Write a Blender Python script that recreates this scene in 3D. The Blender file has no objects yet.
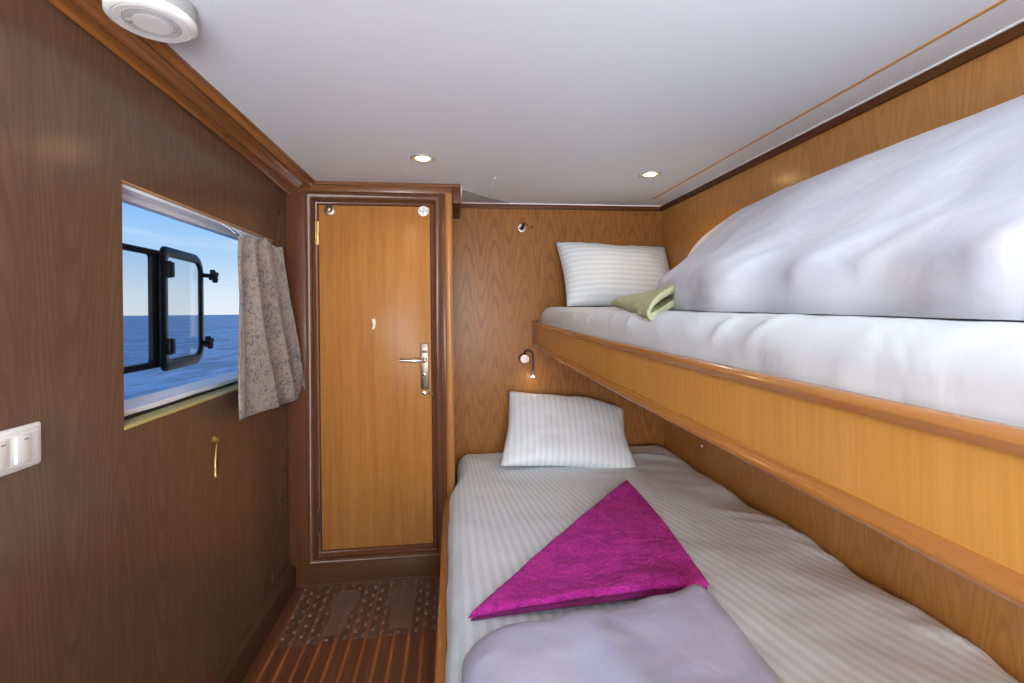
import bpy, bmesh, math, random
from mathutils import Vector, Matrix, noise
random.seed(4)
S = bpy.context.scene
COL = S.collection
V = Vector

# ------------------------------------------------------------------ materials
def srgb(r, g, b):
    f = lambda c: (c/255/12.92) if c/255 <= .04045 else ((c/255+.055)/1.055)**2.4
    return (f(r), f(g), f(b), 1)

class NT:
    def __init__(s, name):
        s.m = bpy.data.materials.new(name); s.m.use_nodes = True
        s.t = s.m.node_tree; s.t.nodes.clear()
        s.out = s.n('ShaderNodeOutputMaterial')
    def n(s, typ, **kw):
        x = s.t.nodes.new(typ)
        for k, v in kw.items(): setattr(x, k, v)
        return x
    def l(s, a, b): s.t.links.new(a, b)
    def val(s, sock, v):
        if isinstance(v, bpy.types.NodeSocket): s.l(v, sock)
        else: sock.default_value = v
    def math(s, op, a, b=0.0, c=None):
        x = s.n('ShaderNodeMath', operation=op)
        s.val(x.inputs[0], a); s.val(x.inputs[1], b)
        if c is not None: s.val(x.inputs[2], c)
        return x.outputs[0]
    def noise(s, vec, scale, detail=3, rough=.55, dist=0):
        x = s.n('ShaderNodeTexNoise'); s.l(vec, x.inputs['Vector'])
        x.inputs['Scale'].default_value = scale; x.inputs['Detail'].default_value = detail
        x.inputs['Roughness'].default_value = rough; x.inputs['Distortion'].default_value = dist
        return x.outputs['Fac']
    def mapv(s, vec, scale=(1,1,1), loc=(0,0,0), rot=(0,0,0)):
        x = s.n('ShaderNodeMapping'); s.l(vec, x.inputs['Vector'])
        x.inputs['Scale'].default_value = scale; x.inputs['Location'].default_value = loc; x.inputs['Rotation'].default_value = rot
        return x.outputs['Vector']
    def mix(s, f, a, b):
        x = s.n('ShaderNodeMix', data_type='RGBA')
        s.val(x.inputs[0], f); s.val(x.inputs[6], a); s.val(x.inputs[7], b)
        return x.outputs[2]
    def smooth(s, v, lo, hi):
        x = s.n('ShaderNodeMapRange', interpolation_type='SMOOTHSTEP'); s.val(x.inputs[0], v)
        x.inputs[1].default_value = lo; x.inputs[2].default_value = hi
        return x.outputs[0]
    def bsdf(s, color, rough=.5, **kw):
        x = s.n('ShaderNodeBsdfPrincipled'); s.val(x.inputs['Base Color'], color); s.val(x.inputs['Roughness'], rough)
        for k, v in kw.items(): s.val(x.inputs[k], v)
        s.l(x.outputs[0], s.out.inputs[0]); return x
    def bump(s, b, h, strength=.3, dist=.002):
        x = s.n('ShaderNodeBump'); s.l(h, x.inputs['Height']); x.inputs['Strength'].default_value = strength
        x.inputs['Distance'].default_value = dist; s.l(x.outputs[0], b.inputs['Normal'])

def plain(name, rgb, rough=.5, metal=0., **kw):
    t = NT(name); b = t.bsdf(srgb(*rgb), rough, **{'Metallic': metal}, **kw)
    return t.m

def wood(name, light, dark, grain='Z', across='X', cathedral=0., rough=.3, coat=.35, streak=.45, period=.22, patch=.12, coat_rough=.12, spec=.18):
    """lacquered veneer: straight streaks along the grain, optional arched figure"""
    t = NT(name); tc = t.n('ShaderNodeTexCoord'); v = tc.outputs['Object']
    sep = t.n('ShaderNodeSeparateXYZ'); t.l(v, sep.inputs[0])
    sc = [1, 1, 1]; sc['XYZ'.index(grain)] = .035
    vs = t.mapv(v, tuple(sc))
    fine = t.noise(vs, 170, 4, .6); mid = t.noise(vs, 34, 3, .55)
    sc2 = [1, 1, 1]; sc2['XYZ'.index(grain)] = .25
    big = t.noise(t.mapv(v, tuple(sc2)), 5, 3, .5)
    f = t.math('ADD', t.math('MULTIPLY', fine, .5), t.math('MULTIPLY', mid, .5))
    f = t.smooth(f, .36, .66)
    fac = t.math('MULTIPLY', f, streak)
    if cathedral > 0:
        a = sep.outputs['XYZ'.index(across)]; g = sep.outputs['XYZ'.index(grain)]
        sc3 = [1, 1, 1]; sc3['XYZ'.index(grain)] = .4
        w = t.noise(t.mapv(v, tuple(sc3)), 6, 3, .5)
        a2 = t.math('ADD', a, t.math('MULTIPLY', t.math('SUBTRACT', w, .5), .035))
        pp = t.math('PINGPONG', t.math('ADD', a2, 5.0), period/2)
        pp = t.math('SUBTRACT', pp, period/4)
        cell = t.math('FLOOR', t.math('DIVIDE', t.math('ADD', a2, 5.0), period/2))
        sgn = t.math('SUBTRACT', t.math('MULTIPLY', t.math('MODULO', cell, 2.0), 2.0), 1.0)
        dep = t.math('ADD', t.math('ADD', .085, t.math('MULTIPLY', t.math('MULTIPLY', t.math('SUBTRACT', g, 1.2), sgn), .045)), t.math('MULTIPLY', w, .018))
        r = t.math('SQRT', t.math('ADD', t.math('MULTIPLY', pp, pp), t.math('MULTIPLY', dep, dep)))
        ring = t.math('SINE', t.math('MULTIPLY', r, 900.0))
        ring = t.math('MULTIPLY', t.smooth(ring, -.3, 1.0), cathedral)
        fac = t.math('MAXIMUM', fac, ring)
    fac = t.math('ADD', fac, t.math('MULTIPLY', t.math('SUBTRACT', big, .5), patch*4))
    fac = t.math('MINIMUM', t.math('MAXIMUM', fac, 0.0), 1.0)
    c = t.mix(fac, srgb(*light), srgb(*dark))
    b = t.bsdf(c, rough, **{'Specular IOR Level': spec, 'Coat Weight': coat, 'Coat Roughness': coat_rough})
    t.bump(b, fine, .05, .0006)
    return t.m

M = {}
M['wall_left'] = wood('shade-darkened veneer', (108,80,61), (80,58,45), 'Z', 'Y', .4, .22, .0, period=.30, patch=.10, spec=.5)  # same wood as the other walls, dimmed in colour for its backlit side
M['wall_back'] = wood('oak veneer', (152,101,53), (112,67,35), 'Z', 'X', .55, .30, 0, period=.165, spec=.12)
M['wall_right'] = wood('oak veneer side', (186,130,68), (150,98,46), 'Z', 'Y', .45, .22, 0, period=.2, spec=.5)
M['door'] = wood('door veneer', (172,116,60), (142,90,44), 'Z', 'X', 0, .28, 0, streak=.6, spec=.1)
M['bunk'] = wood('bunk veneer', (202,143,72), (178,118,52), 'Z', 'Y', 0, .3, 0, streak=.5, patch=.2, spec=.25)
M['frame'] = wood('stained frame wood', (102,63,42), (74,43,29), 'Z', 'X', 0, .28, .12, coat_rough=.1)
M['frame_h'] = wood('stained frame wood across', (122,75,43), (84,50,29), 'X', 'Z', 0, .28, .12, coat_rough=.1)
M['frame_y'] = wood('stained moulding wood', (144,88,40), (90,50,25), 'Y', 'Z', 0, .2, .8, coat_rough=.06, spec=.4)
M['strip_z'] = wood('honey strip wood', (168,114,60), (134,82,42), 'Z', 'X', 0, 0.34, 0.2)
M['rail_y'] = wood('honey rail wood', (172,112,54), (130,78,36), 'Y', 'Z', 0, .22, .5, coat_rough=.08)
M['trim_dark'] = wood('dark trim wood', (98,56,32), (72,39,23), 'Y', 'Z', 0, .45, 0)
M['base'] = wood('dark skirting wood', (78,54,38), (54,36,27), 'Y', 'Z', 0, .35, .3)
M['sill'] = wood('threshold wood', (96,62,40), (70,42,27), 'X', 'Z', 0, .35, .3)

def mat_ceiling():
    t = NT('ceiling paint'); tc = t.n('ShaderNodeTexCoord')
    b = t.bsdf(srgb(234,238,243), .55)
    h = t.noise(tc.outputs['Object'], 160, 4, .6)
    t.bump(b, h, .25, .002); return t.m
M['ceiling'] = mat_ceiling()

def mat_floor():
    t = NT('striped deck floor'); tc = t.n('ShaderNodeTexCoord'); v = tc.outputs['Object']
    sep = t.n('ShaderNodeSeparateXYZ'); t.l(v, sep.inputs[0])
    x = t.math('ADD', sep.outputs[0], .467+5.6+.0275)
    ph = t.math('MODULO', x, .056)
    d = t.math('ABSOLUTE', t.math('SUBTRACT', ph, .028))
    st = t.math('SUBTRACT', 1.0, t.smooth(d, .0048, .0062))
    cell = t.math('FLOOR', t.math('DIVIDE', x, .056))
    wn = t.n('ShaderNodeTexWhiteNoise', noise_dimensions='1D'); t.l(cell, wn.inputs['W'])
    g = t.noise(t.mapv(v, (1, .04, 1)), 90, 4, .6)
    dark = t.mix(t.smooth(g, .3, .7), srgb(116,68,46), srgb(84,46,32))
    dark = t.mix(t.math('MULTIPLY', wn.outputs[0], .55), dark, srgb(74,44,32))
    lightc = t.mix(t.smooth(g, .3, .7), srgb(170,106,58), srgb(140,80,42))
    c = t.mix(st, dark, lightc)
    t.bsdf(c, .38, **{'Coat Weight': .25, 'Coat Roughness': .2}); return t.m
M['floor'] = mat_floor()

def mat_fabric(name, rgb, rgb2=None, stripe=None, rough=.8, wr_scale=9, wr=.25, weave=900, patch=0.):
    """cloth; stripe=(uv axis, count, shear) satin stripes woven in"""
    t = NT(name); tc = t.n('ShaderNodeTexCoord'); v = tc.outputs['Object']
    col = srgb(*rgb); rg = rough
    if stripe:
        uv = t.n('ShaderNodeUVMap'); sep = t.n('ShaderNodeSeparateXYZ'); t.l(uv.outputs[0], sep.inputs[0])
        u = t.math('MULTIPLY', sep.outputs[stripe[0]], stripe[1])
        tri = t.math('PINGPONG', u, .5)
        k = t.smooth(tri, .17, .33)
        col = t.mix(k, srgb(*rgb), srgb(*rgb2)); rg = t.math('ADD', t.math('MULTIPLY', k, .25), rough-.25)
    elif patch:
        pn = t.noise(v, 7, 4, .6); col = t.mix(t.smooth(pn, .35, .7), srgb(*rgb), srgb(*rgb2))
    b = t.bsdf(col, rg, **{'Sheen Weight': .15})
    h = t.math('ADD', t.noise(v, wr_scale, 3, .55, .6), t.math('MULTIPLY', t.noise(v, weave, 2), .012))
    t.bump(b, h, wr, .02); return t.m
M['sheet_low'] = mat_fabric('striped satin sheet', (222,230,237), (204,212,219), (0, 1, 0), .7, 7, .15)
M['pillow_low'] = mat_fabric('striped satin pillowcase', (220,223,226), (207,210,214), (0, 21, 0), .7, 6, .15)
M['pillow_up'] = mat_fabric('striped satin pillowcase across', (218,222,226), (206,210,214), (1, 14, 0), .7, 6, .15)
M['sheet_up'] = mat_fabric('plain white sheet', (206,208,212), None, None, .8, 8, .22)
M['duvet_up'] = mat_fabric('pale lavender cotton', (196,197,211), (202,201,210), None, .8, 9, .22, patch=1)
M['duvet_low'] = mat_fabric('lavender cotton', (160,160,186), (167,162,182), None, .8, 13, .15, patch=1)
def mat_terry(name, a, b_, scale=170):
    t = NT(name); tc = t.n('ShaderNodeTexCoord'); v = tc.outputs['Object']
    n1 = t.noise(v, scale, 3, .6); n2 = t.noise(v, 26, 4, .65)
    c = t.mix(t.smooth(t.math('ADD', t.math('MULTIPLY', n1, .55), t.math('MULTIPLY', n2, .45)), .36, .62), srgb(*a), srgb(*b_))
    b = t.bsdf(c, .95, **{'Sheen Weight': .08, 'Specular IOR Level': .2})
    t.bump(b, t.math('ADD', n1, t.math('MULTIPLY', n2, 1.2)), 1, .012); return t.m
M['magenta'] = mat_terry('magenta terry', (168,16,130), (220,52,178))
M['magenta_hem'] = mat_terry('magenta woven hem', (160,20,124), (182,44,146), 500)
M['green'] = mat_terry('pale green terry', (196,198,142), (220,220,180), 240)
def mat_curtain():
    t = NT('speckled curtain cloth'); tc = t.n('ShaderNodeTexCoord'); v = tc.outputs['Object']
    n1 = t.noise(t.mapv(v, (1, 1, .7)), 120, 5, .72, .7); n2 = t.noise(v, 24, 3, .6)
    k = t.smooth(t.math('ADD', t.math('MULTIPLY', n1, .75), t.math('MULTIPLY', n2, .25)), .48, .60)
    c = t.mix(k, srgb(146,133,123), srgb(80,73,77))
    b = t.bsdf(c, .6, **{'Sheen Weight': .3, 'Transmission Weight': 0.})
    t.bump(b, n1, .2, .003); return t.m
M['curtain'] = mat_curtain()
M['white_pl'] = plain('white plastic', (232,230,228), .35)
M['grey_pl'] = plain('grey plastic', (176,174,172), .45)
M['body_grey'] = plain('shaded side grey', (158,156,154), .5)
M['dark_pl'] = plain('dark grey plastic', (92,92,94), .5)
M['slot'] = plain('shadow gap grey', (150,149,148), .6)
M['white_al'] = plain('white painted aluminium', (232,232,234), .3)
M['grey_al'] = plain('grey aluminium', (168,166,164), .35, .2)
M['black_m'] = plain('black painted metal', (18,18,22), .35)
M['rubber'] = plain('black rubber gasket', (22,20,18), .7)
M['chrome'] = plain('worn chrome', (190,184,176), .22, 1.)
M['steel'] = plain('brushed steel', (126,114,102), .38, 1.)
M['ring'] = plain('satin nickel', (206,202,196), .42, .6)
M['brass'] = plain('old brass', (186,156,100), .34, 1.)
M['white_en'] = plain('white enamel', (235,232,224), .25)
M['mauve'] = plain('mauve anodised cap', (178,150,146), .35, .4)
M['wedge'] = plain('ceiling shade grey', (176,178,182), .6)  # shade in the white ceiling corner, painted as grey
M['gold'] = plain('orange inlay wood', (206,150,84), .5)
M['caulk'] = plain('white caulk', (248,248,246), .6)
M['dark_br'] = plain('dark brown hole', (40,24,16), .8)
M['chip'] = plain('bare chipped veneer', (228,214,196), .7)
M['wsill'] = wood('pale olive sill wood', (176,160,96), (140,124,72), 'Y', 'X', 0, .5, .1)
M['rear'] = plain('white painted wall', (225,225,225), .6)
M['lead'] = plain('black cable', (58,36,34), .5)
def mat_emit(name, rgb, st):
    t = NT(name); e = t.n('ShaderNodeEmission'); e.inputs[0].default_value = srgb(*rgb); e.inputs[1].default_value = st
    t.l(e.outputs[0], t.out.inputs[0]); return t.m
M['bulb'] = mat_emit('warm lamp', (255,214,150), 45)
M['led'] = mat_emit('reading led', (255,240,210), 25)
def mat_clear(name, tint, k, rough=.08):
    t = NT(name); tr = t.n('ShaderNodeBsdfTransparent'); tr.inputs[0].default_value = tint
    p = t.n('ShaderNodeBsdfPrincipled'); p.inputs['Base Color'].default_value = srgb(168,140,124); p.inputs['Roughness'].default_value = rough
    mx = t.n('ShaderNodeMixShader'); mx.inputs[0].default_value = k
    t.l(tr.outputs[0], mx.inputs[1]); t.l(p.outputs[0], mx.inputs[2]); t.l(mx.outputs[0], t.out.inputs[0]); return t.m
M['vinyl'] = mat_clear('clear vinyl', (.84,.80,.78,1), .17, .18)
M['vinyl_b'] = mat_clear('clear vinyl knobs', (.88,.84,.82,1), .34, .05)
M['vinyl_f'] = mat_clear('frosted vinyl', (.9,.84,.82,1), .22, .35)
def mat_glass():
    t = NT('window glass'); tr = t.n('ShaderNodeBsdfTransparent'); tr.inputs[0].default_value = (.93,.95,.96,1)
    g = t.n('ShaderNodeBsdfGlossy'); g.inputs['Roughness'].default_value = .02
    lw = t.n('ShaderNodeLayerWeight'); lw.inputs[0].default_value = .5
    fr = t.math('ADD', .03, t.math('MULTIPLY', t.math('POWER', lw.outputs['Facing'], 5.0), .8))
    mx = t.n('ShaderNodeMixShader'); t.l(fr, mx.inputs[0]); t.l(tr.outputs[0], mx.inputs[1]); t.l(g.outputs[0], mx.inputs[2])
    t.l(mx.outputs[0], t.out.inputs[0]); return t.m
M['glass'] = mat_glass()
def mat_sea():
    t = NT('sea water'); tc = t.n('ShaderNodeTexCoord'); v = tc.outputs['Object']
    n1 = t.noise(t.mapv(v, (1, .35, 1), rot=(0, 0, .5)), .7, 6, .62, .4)
    n2 = t.noise(t.mapv(v, (1, .4, 1), rot=(0, 0, .5)), .12, 4, .6)
    k = t.math('ADD', t.math('MULTIPLY', n1, .6), t.math('MULTIPLY', n2, .4))
    c = t.mix(t.smooth(k, .42, .58), srgb(92,112,142), srgb(172,186,206))
    c = t.mix(t.smooth(n1, .62, .70), c, srgb(214,222,234))
    b = t.bsdf(c, .35, **{'Specular IOR Level': .35})
    t.bump(b, k, .9, .5); return t.m
M['sea'] = mat_sea()

# ------------------------------------------------------------------ mesh helpers
class MB:
    def __init__(s): s.bm = bmesh.new(); s.uv = None
    def box(s, x0, x1, y0, y1, z0, z1, bev=0., seg=2, mat=0, rot=None, piv=None):
        r = bmesh.ops.create_cube(s.bm, size=1)
        vs = r['verts']
        bmesh.ops.transform(s.bm, verts=vs, matrix=Matrix.Translation(((x0+x1)/2, (y0+y1)/2, (z0+z1)/2)) @ Matrix.Diagonal((x1-x0, y1-y0, z1-z0, 1)))
        fs = set(f for v in vs for f in v.link_faces)
        if bev > 0:
            es = list(set(e for f in fs for e in f.edges))
            rr = bmesh.ops.bevel(s.bm, geom=es, offset=bev, segments=seg, profile=.5, affect='EDGES')
            vs = list(set(v for f in rr['faces'] for v in f.verts) | set(v for v in vs if v.is_valid))
            fs = set(f for v in vs for f in v.link_faces)
        for f in fs: f.material_index = mat
        if rot is not None:
            bmesh.ops.rotate(s.bm, verts=vs, cent=piv, matrix=rot)
        return vs
    def face(s, pts, mat=0, smooth=False):
        f = s.bm.faces.new([s.bm.verts.new(p) for p in pts]); f.material_index = mat; f.smooth = smooth
    def loft(s, rings, closed=True, caps=True, mat=0, smooth=True):
        R = [[s.bm.verts.new(p) for p in ring] for ring in rings]
        n = len(R[0])
        for a, b in zip(R[:-1], R[1:]):
            for i in range(n if closed else n-1):
                f = s.bm.faces.new((a[i], a[(i+1) % n], b[(i+1) % n], b[i])); f.smooth = smooth; f.material_index = mat
        if caps and closed:
            for r_ in (R[0][::-1], R[-1]):
                f = s.bm.faces.new(r_); f.material_index = mat
        return R
    def tube(s, pts, r, seg=10, mat=0, caps=True):
        pts = [V(p) for p in pts]; rings = []
        rs = r if isinstance(r, (list, tuple)) else [r]*len(pts)
        t0 = (pts[1]-pts[0]).normalized(); a = t0.orthogonal().normalized()
        for i, p in enumerate(pts):
            t = (pts[min(i+1, len(pts)-1)]-pts[max(i-1, 0)]).normalized()
            a = (a - t*a.dot(t)).normalized(); b = t.cross(a)
            rings.append([p + (a*math.cos(2*math.pi*k/seg)+b*math.sin(2*math.pi*k/seg))*rs[i] for k in range(seg)])
        s.loft(rings, True, caps, mat)
    def lathe(s, prof, c, axis=(0, 0, 1), seg=32, mat=0, caps=True):
        """prof: (radius, height along axis)"""
        ax = V(axis).normalized(); a = ax.orthogonal().normalized(); b = ax.cross(a); c = V(c)
        s.loft([[c + ax*h + (a*math.cos(2*math.pi*k/seg)+b*math.sin(2*math.pi*k/seg))*max(r, 1e-4) for k in range(seg)] for r, h in prof], True, caps, mat)
    def prism(s, prof, p0, p1, mat=0, smooth=False, prof1=None):
        """prof: list of (x,z) swept from y=p0 to y=p1"""
        s.loft([[V((x, p0, z)) for x, z in prof], [V((x, p1, z)) for x, z in (prof1 or prof)]], True, True, mat, smooth)
    def ring(s, x0, x1, z0, z1, prof, mat=0):
        """mitred frame in a plane facing -y. prof: (outward offset, y)"""
        loops = []
        for o, y in prof:
            loops.append([V((x0-o, y, z0-o)), V((x1+o, y, z0-o)), V((x1+o, y, z1+o)), V((x0-o, y, z1+o))])
        s.loft(loops, True, False, mat, False)
    def build(s, name, mats, parent=None, org=(0, 0, 0), recalc=True, sharp=40):
        if recalc: bmesh.ops.recalc_face_normals(s.bm, faces=s.bm.faces)
        bmesh.ops.translate(s.bm, verts=s.bm.verts, vec=-V(org))
        me = bpy.data.meshes.new(name); s.bm.to_mesh(me); s.bm.free()
        o = bpy.data.objects.new(name, me); COL.objects.link(o)
        for m in (mats if isinstance(mats, (list, tuple)) else [mats]): me.materials.append(m)
        if parent: o.parent = parent
        else: o.location = org
        if sharp: me.set_sharp_from_angle(angle=math.radians(sharp))
        return o

def tag(o, label=None, cat=None, group=None, kind=None):
    if label: o['label'] = label
    if cat: o['category'] = cat
    if group: o['group'] = group
    if kind: o['kind'] = kind
    return o
def thing(name, loc, label, cat, group=None, kind=None):
    o = bpy.data.objects.new(name, None); o.empty_display_size = .05; COL.objects.link(o); o.location = loc
    return tag(o, label, cat, group, kind)
def st(o, label, cat): return tag(o, label, cat, kind='structure')

def soft_box(x0, x1, y0, y1, z0, z1, r, step=.03, disp=None, zf=None):
    """closed rounded cushion block; returns MB with uv=(x,y)"""
    mb = MB(); bm = mb.bm
    nx = max(4, int((x1-x0)/step)); ny = max(4, int((y1-y0)/step)); nz = max(4, int((z1-z0)/(step*.7)))
    vd = {}
    def vert(i, j, k):
        if (i, j, k) not in vd:
            p = V((x0+(x1-x0)*i/nx, y0+(y1-y0)*j/ny, z0+(z1-z0)*k/nz))
            q = V((min(max(p.x, x0+r), x1-r), min(max(p.y, y0+r), y1-r), min(max(p.z, z0+min(r, (z1-z0)*.45)), z1-min(r, (z1-z0)*.45))))
            d = p-q
            if d.length > 1e-6:
                rr = min(r, (z1-z0)*.45)
                d2 = V((d.x/r, d.y/r, d.z/rr)); m = max(abs(d2.x), abs(d2.y), abs(d2.z))
                d2 = d2.normalized()*m
                p = q+V((d2.x*r, d2.y*r, d2.z*rr))
            if zf: p.z += zf(p, k/nz)
            if disp: p = p+disp(p, k/nz)
            vd[(i, j, k)] = bm.verts.new(p)
        return vd[(i, j, k)]
    def quad(a, b, c, d): f = bm.faces.new((a, b, c, d)); f.smooth = True
    for i in range(nx):
        for j in range(ny):
            quad(vert(i, j, 0), vert(i, j+1, 0), vert(i+1, j+1, 0), vert(i+1, j, 0))
            quad(vert(i, j, nz), vert(i+1, j, nz), vert(i+1, j+1, nz), vert(i, j+1, nz))
    for i in range(nx):
        for k in range(nz):
            quad(vert(i, 0, k), vert(i+1, 0, k), vert(i+1, 0, k+1), vert(i, 0, k+1))
            quad(vert(i, ny, k), vert(i, ny, k+1), vert(i+1, ny, k+1), vert(i+1, ny, k))
    for j in range(ny):
        for k in range(nz):
            quad(vert(0, j, k), vert(0, j, k+1), vert(0, j+1, k+1), vert(0, j+1, k))
            quad(vert(nx, j, k), vert(nx, j+1, k), vert(nx, j+1, k+1), vert(nx, j, k+1))
    return mb
def uvmap(o, fn):
    me = o.data; uv = me.uv_layers.new(name='UVMap')
    for l in me.loops: uv.data[l.index].uv = fn(me.vertices[l.vertex_index].co)
def fbm(p, s, seed=0): return noise.fractal(V((p[0]*s+seed, p[1]*s+seed*1.7, p[2]*s)), 1.0, 2.0, 4)

# ------------------------------------------------------------------ room dimensions (metres)
XL, XR = -.77, 1.24
YD, YB, YR = 2.35, 2.735, -2.0
ZC = 1.90
WY0, WY1, WZ0, WZ1 = 1.232, 2.19, 1.016, 1.597

b = MB(); b.face([(XL-.1, YR, 0), (XR+.1, YR, 0), (XR+.1, YB+.05, 0), (XL-.1, YB+.05, 0)])
b.box(XL-.1, XR+.1, YR, YB+.05, -.05, -.002)
st(b.build('floor', M['floor']), 'dark striped wooden cabin floor with thin light inlay lines', 'floor')

b = MB()
pl = [(-.53, YR), (XR+.06, YR), (XR+.06, YB+.05), (.395, YB+.05), (.046, 2.43), (.046, YD+.02), (-.53, YD+.02)]
b.loft([[V((x, y, z)) for x, y in pl] for z in (ZC, ZC+.08)], True, True, smooth=False)
b.prism([(-.53, ZC), (-.53, ZC+.05), (XL-.05, ZC+.05), (XL-.05, ZC-.004)], YR, YD+.02)
st(b.build('ceiling', M['ceiling']), 'smooth white painted ceiling of the cabin', 'ceiling')

# left wall with the window opening
b = MB(); x0, x1 = XL-.05, XL
b.box(x0, x1, YR, WY0, -.02, ZC); b.box(x0, x1, WY1, YB, -.02, ZC)
b.box(x0, x1, WY0, WY1, -.02, WZ0); b.box(x0, x1, WY0, WY1, WZ1, ZC)
st(b.build('wall_left', M['wall_left']), 'wood veneer wall darkened in colour for low light, with the open window', 'wall')
b = MB(); b.box(-.004, XR+.05, YB, YB+.05, -.02, ZC)
st(b.build('wall_back', M['wall_back']), 'oak veneer wall at the head of the two beds', 'wall')
b = MB(); b.box(XR, XR+.05, YR, YB, -.02, ZC)
st(b.build('wall_right', M['wall_right']), 'honey oak veneer wall along the long side of the beds', 'wall')
b = MB(); b.box(XL-.05, XR+.05, YR-.05, YR, -.02, ZC)
st(b.build('wall_rear', M['rear']), 'white painted wall behind the viewer', 'wall')
b = MB(); b.box(XL, -.06, -.46, -.41, 0, 1.10)  # unseen block, added to keep light off floor, door and lower left wall
st(b.build('wall_light_block', M['rear']), 'low white wall added out of view to shade the floor and door', 'wall')
# partition round the door: stile, threshold board, side return
b = MB()
b.box(XL, -.676, YD, YD+.05, 0, 1.853, .002)
st(b.build('trim_1', M['frame']), 'narrow dark upright board between left wall and door frame', 'trim')
b = MB(); b.box(-.69, -.03, YD+.002, YD+.05, 0, .10, .002); b.box(-.69, -.03, YD-.004, YD+.05, 0, .012, .002)
st(b.build('trim_2', M['sill']), 'dark threshold board under the cabin door', 'trim')
b = MB()
b.box(XL, .002, YD-.006, YD+.05, 1.853, ZC, .003)
b.prism([(-.66, YD-.006), (.044, YD-.006)][0:0] or [(-.66, 1.884), (-.66, 1.899), (.044, 1.899), (.044, 1.884)], YD-.018, YD)
b.box(.002, .044, YD-.004, YB, 1.808, ZC, .003, mat=1)
st(b.build('trim_3', [M['frame_h'], M['trim_dark']]), 'stained wooden header board between door frame and ceiling', 'trim')
b = MB()
prof = []
for k in range(9):
    a = math.pi*k/8; prof.append((-.0175-.0185*math.cos(a), YD-.004-.012*math.sin(a)))
b.loft([[V((x, y, z)) for x, y in prof]+[V((.001, YD+.05, z)), V((-.036, YD+.05, z))] for z in (0, 1.853)], True, True)
b.box(-.002, .002, YD+.03, YB, 0, 1.81)
st(b.build('trim_4', M['strip_z']), 'rounded honey wood corner post between door and bed', 'trim')

# ------------------------------------------------------------------ door
px0, px1, pz0, pz1 = -.626, -.105, .162, 1.794
b = MB()
prof = [(-.004, YD+.03), (.0, YD+.004), (.004, YD-.002), (.010, YD-.004), (.013, YD-.016), (.018, YD-.022), (.023, YD-.018), (.026, YD-.008), (.034, YD-.006), (.044, YD-.008), (.050, YD-.013), (.056, YD-.010), (.058, YD+.05)]
b.ring(px0, px1, pz0, pz1, prof)
b.box(px1+.056, -.034, YD-.003, YD+.05, .1, 1.853, .001)
st(b.build('trim_5', M['frame']), 'moulded dark reddish wooden frame around the cabin door', 'door frame')
door = thing('door_1', (px0, YD+.02, pz0), 'closed honey brown wooden cabin door with lever handle', 'door', kind='structure')
b = MB(); b.box(px0+.002, px1-.002, YD+.006, YD+.045, pz0+.002, pz1-.002, .003)
b.build('door_leaf', M['door'], door, door.location)
def hinge(z0, z1, x, mat):
    b = MB(); n = 5; h = (z1-z0)/n
    for i in range(n):
        b.lathe([(.0030, 0), (.0052, .001), (.0052, h-.002), (.0030, h-.001)], (x, YD-.012, z0+i*h), seg=10)
    b.lathe([(.002, 0), (.0045, .001), (.003, .006)], (x, YD-.012, z1), seg=10)
    b.box(x+.002, x+.012, YD-.010, YD+.006, z0, z1)
    b.build('hinge', mat, door, door.location)
hinge(1.602, 1.712, px0-.006, M['brass']); hinge(.243, .357, px0-.010, M['steel'])
# lever lock plate
b = MB(); b.box(-.157, -.119, YD-.004, YD+.008, .912, 1.131, .003)
for z in (1.118, .925): b.lathe([(.004, 0), (.004, .002), (.001, .003)], (-.138, YD-.004, z), (0, -1, 0), 10)
b.box(-.150, -.126, YD-.0055, YD-.003, 1.085, 1.098, .001, mat=1)
plate = b.build('handle_plate', [M['steel'], M['dark_pl']], door, door.location)
b = MB(); b.lathe([(.013, 0), (.013, .008), (.009, .010), (.009, .034), (.0001, .036)], (-.139, YD-.004, 1.052), (0, -1, 0), 16)
b.tube([(-.139, YD-.034, 1.052), (-.155, YD-.042, 1.052), (-.2, YD-.044, 1.053), (-.252, YD-.042, 1.054)], [.009, .0085, .0075, .0065], 12)
b.build('lever', M['chrome'], plate, (0, 0, 0)).location = -door.location
b = MB(); b.lathe([(.010, 0), (.010, .006), (.006, .008), (.006, .014), (.0001, .015)], (-.139, YD-.004, .984), (0, -1, 0), 14)
b.box(-.142, -.136, YD-.026, YD-.016, .974, .994, .002)
b.build('thumb_turn', M['chrome'], plate, (0, 0, 0)).location = -door.location
b = MB(); b.lathe([(.012, 0), (.012, .004), (.010, .007), (.010, .014), (.0001, .016)], (-.141, YD-.002, .893), (0, -1, 0), 16)
b.box(-.143, -.139, YD-.018, YD-.014, .884, .900, .001, mat=1)
b.build('key_cylinder', [M['chrome'], M['dark_pl']], door, door.location)
b = MB(); b.tube([(-.122, YD+.004, .888), (-.110, YD-.012, .888), (-.100, YD-.013, .886)], .004, 8)
b.build('latch_pin', M['chrome'], door, door.location)
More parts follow.
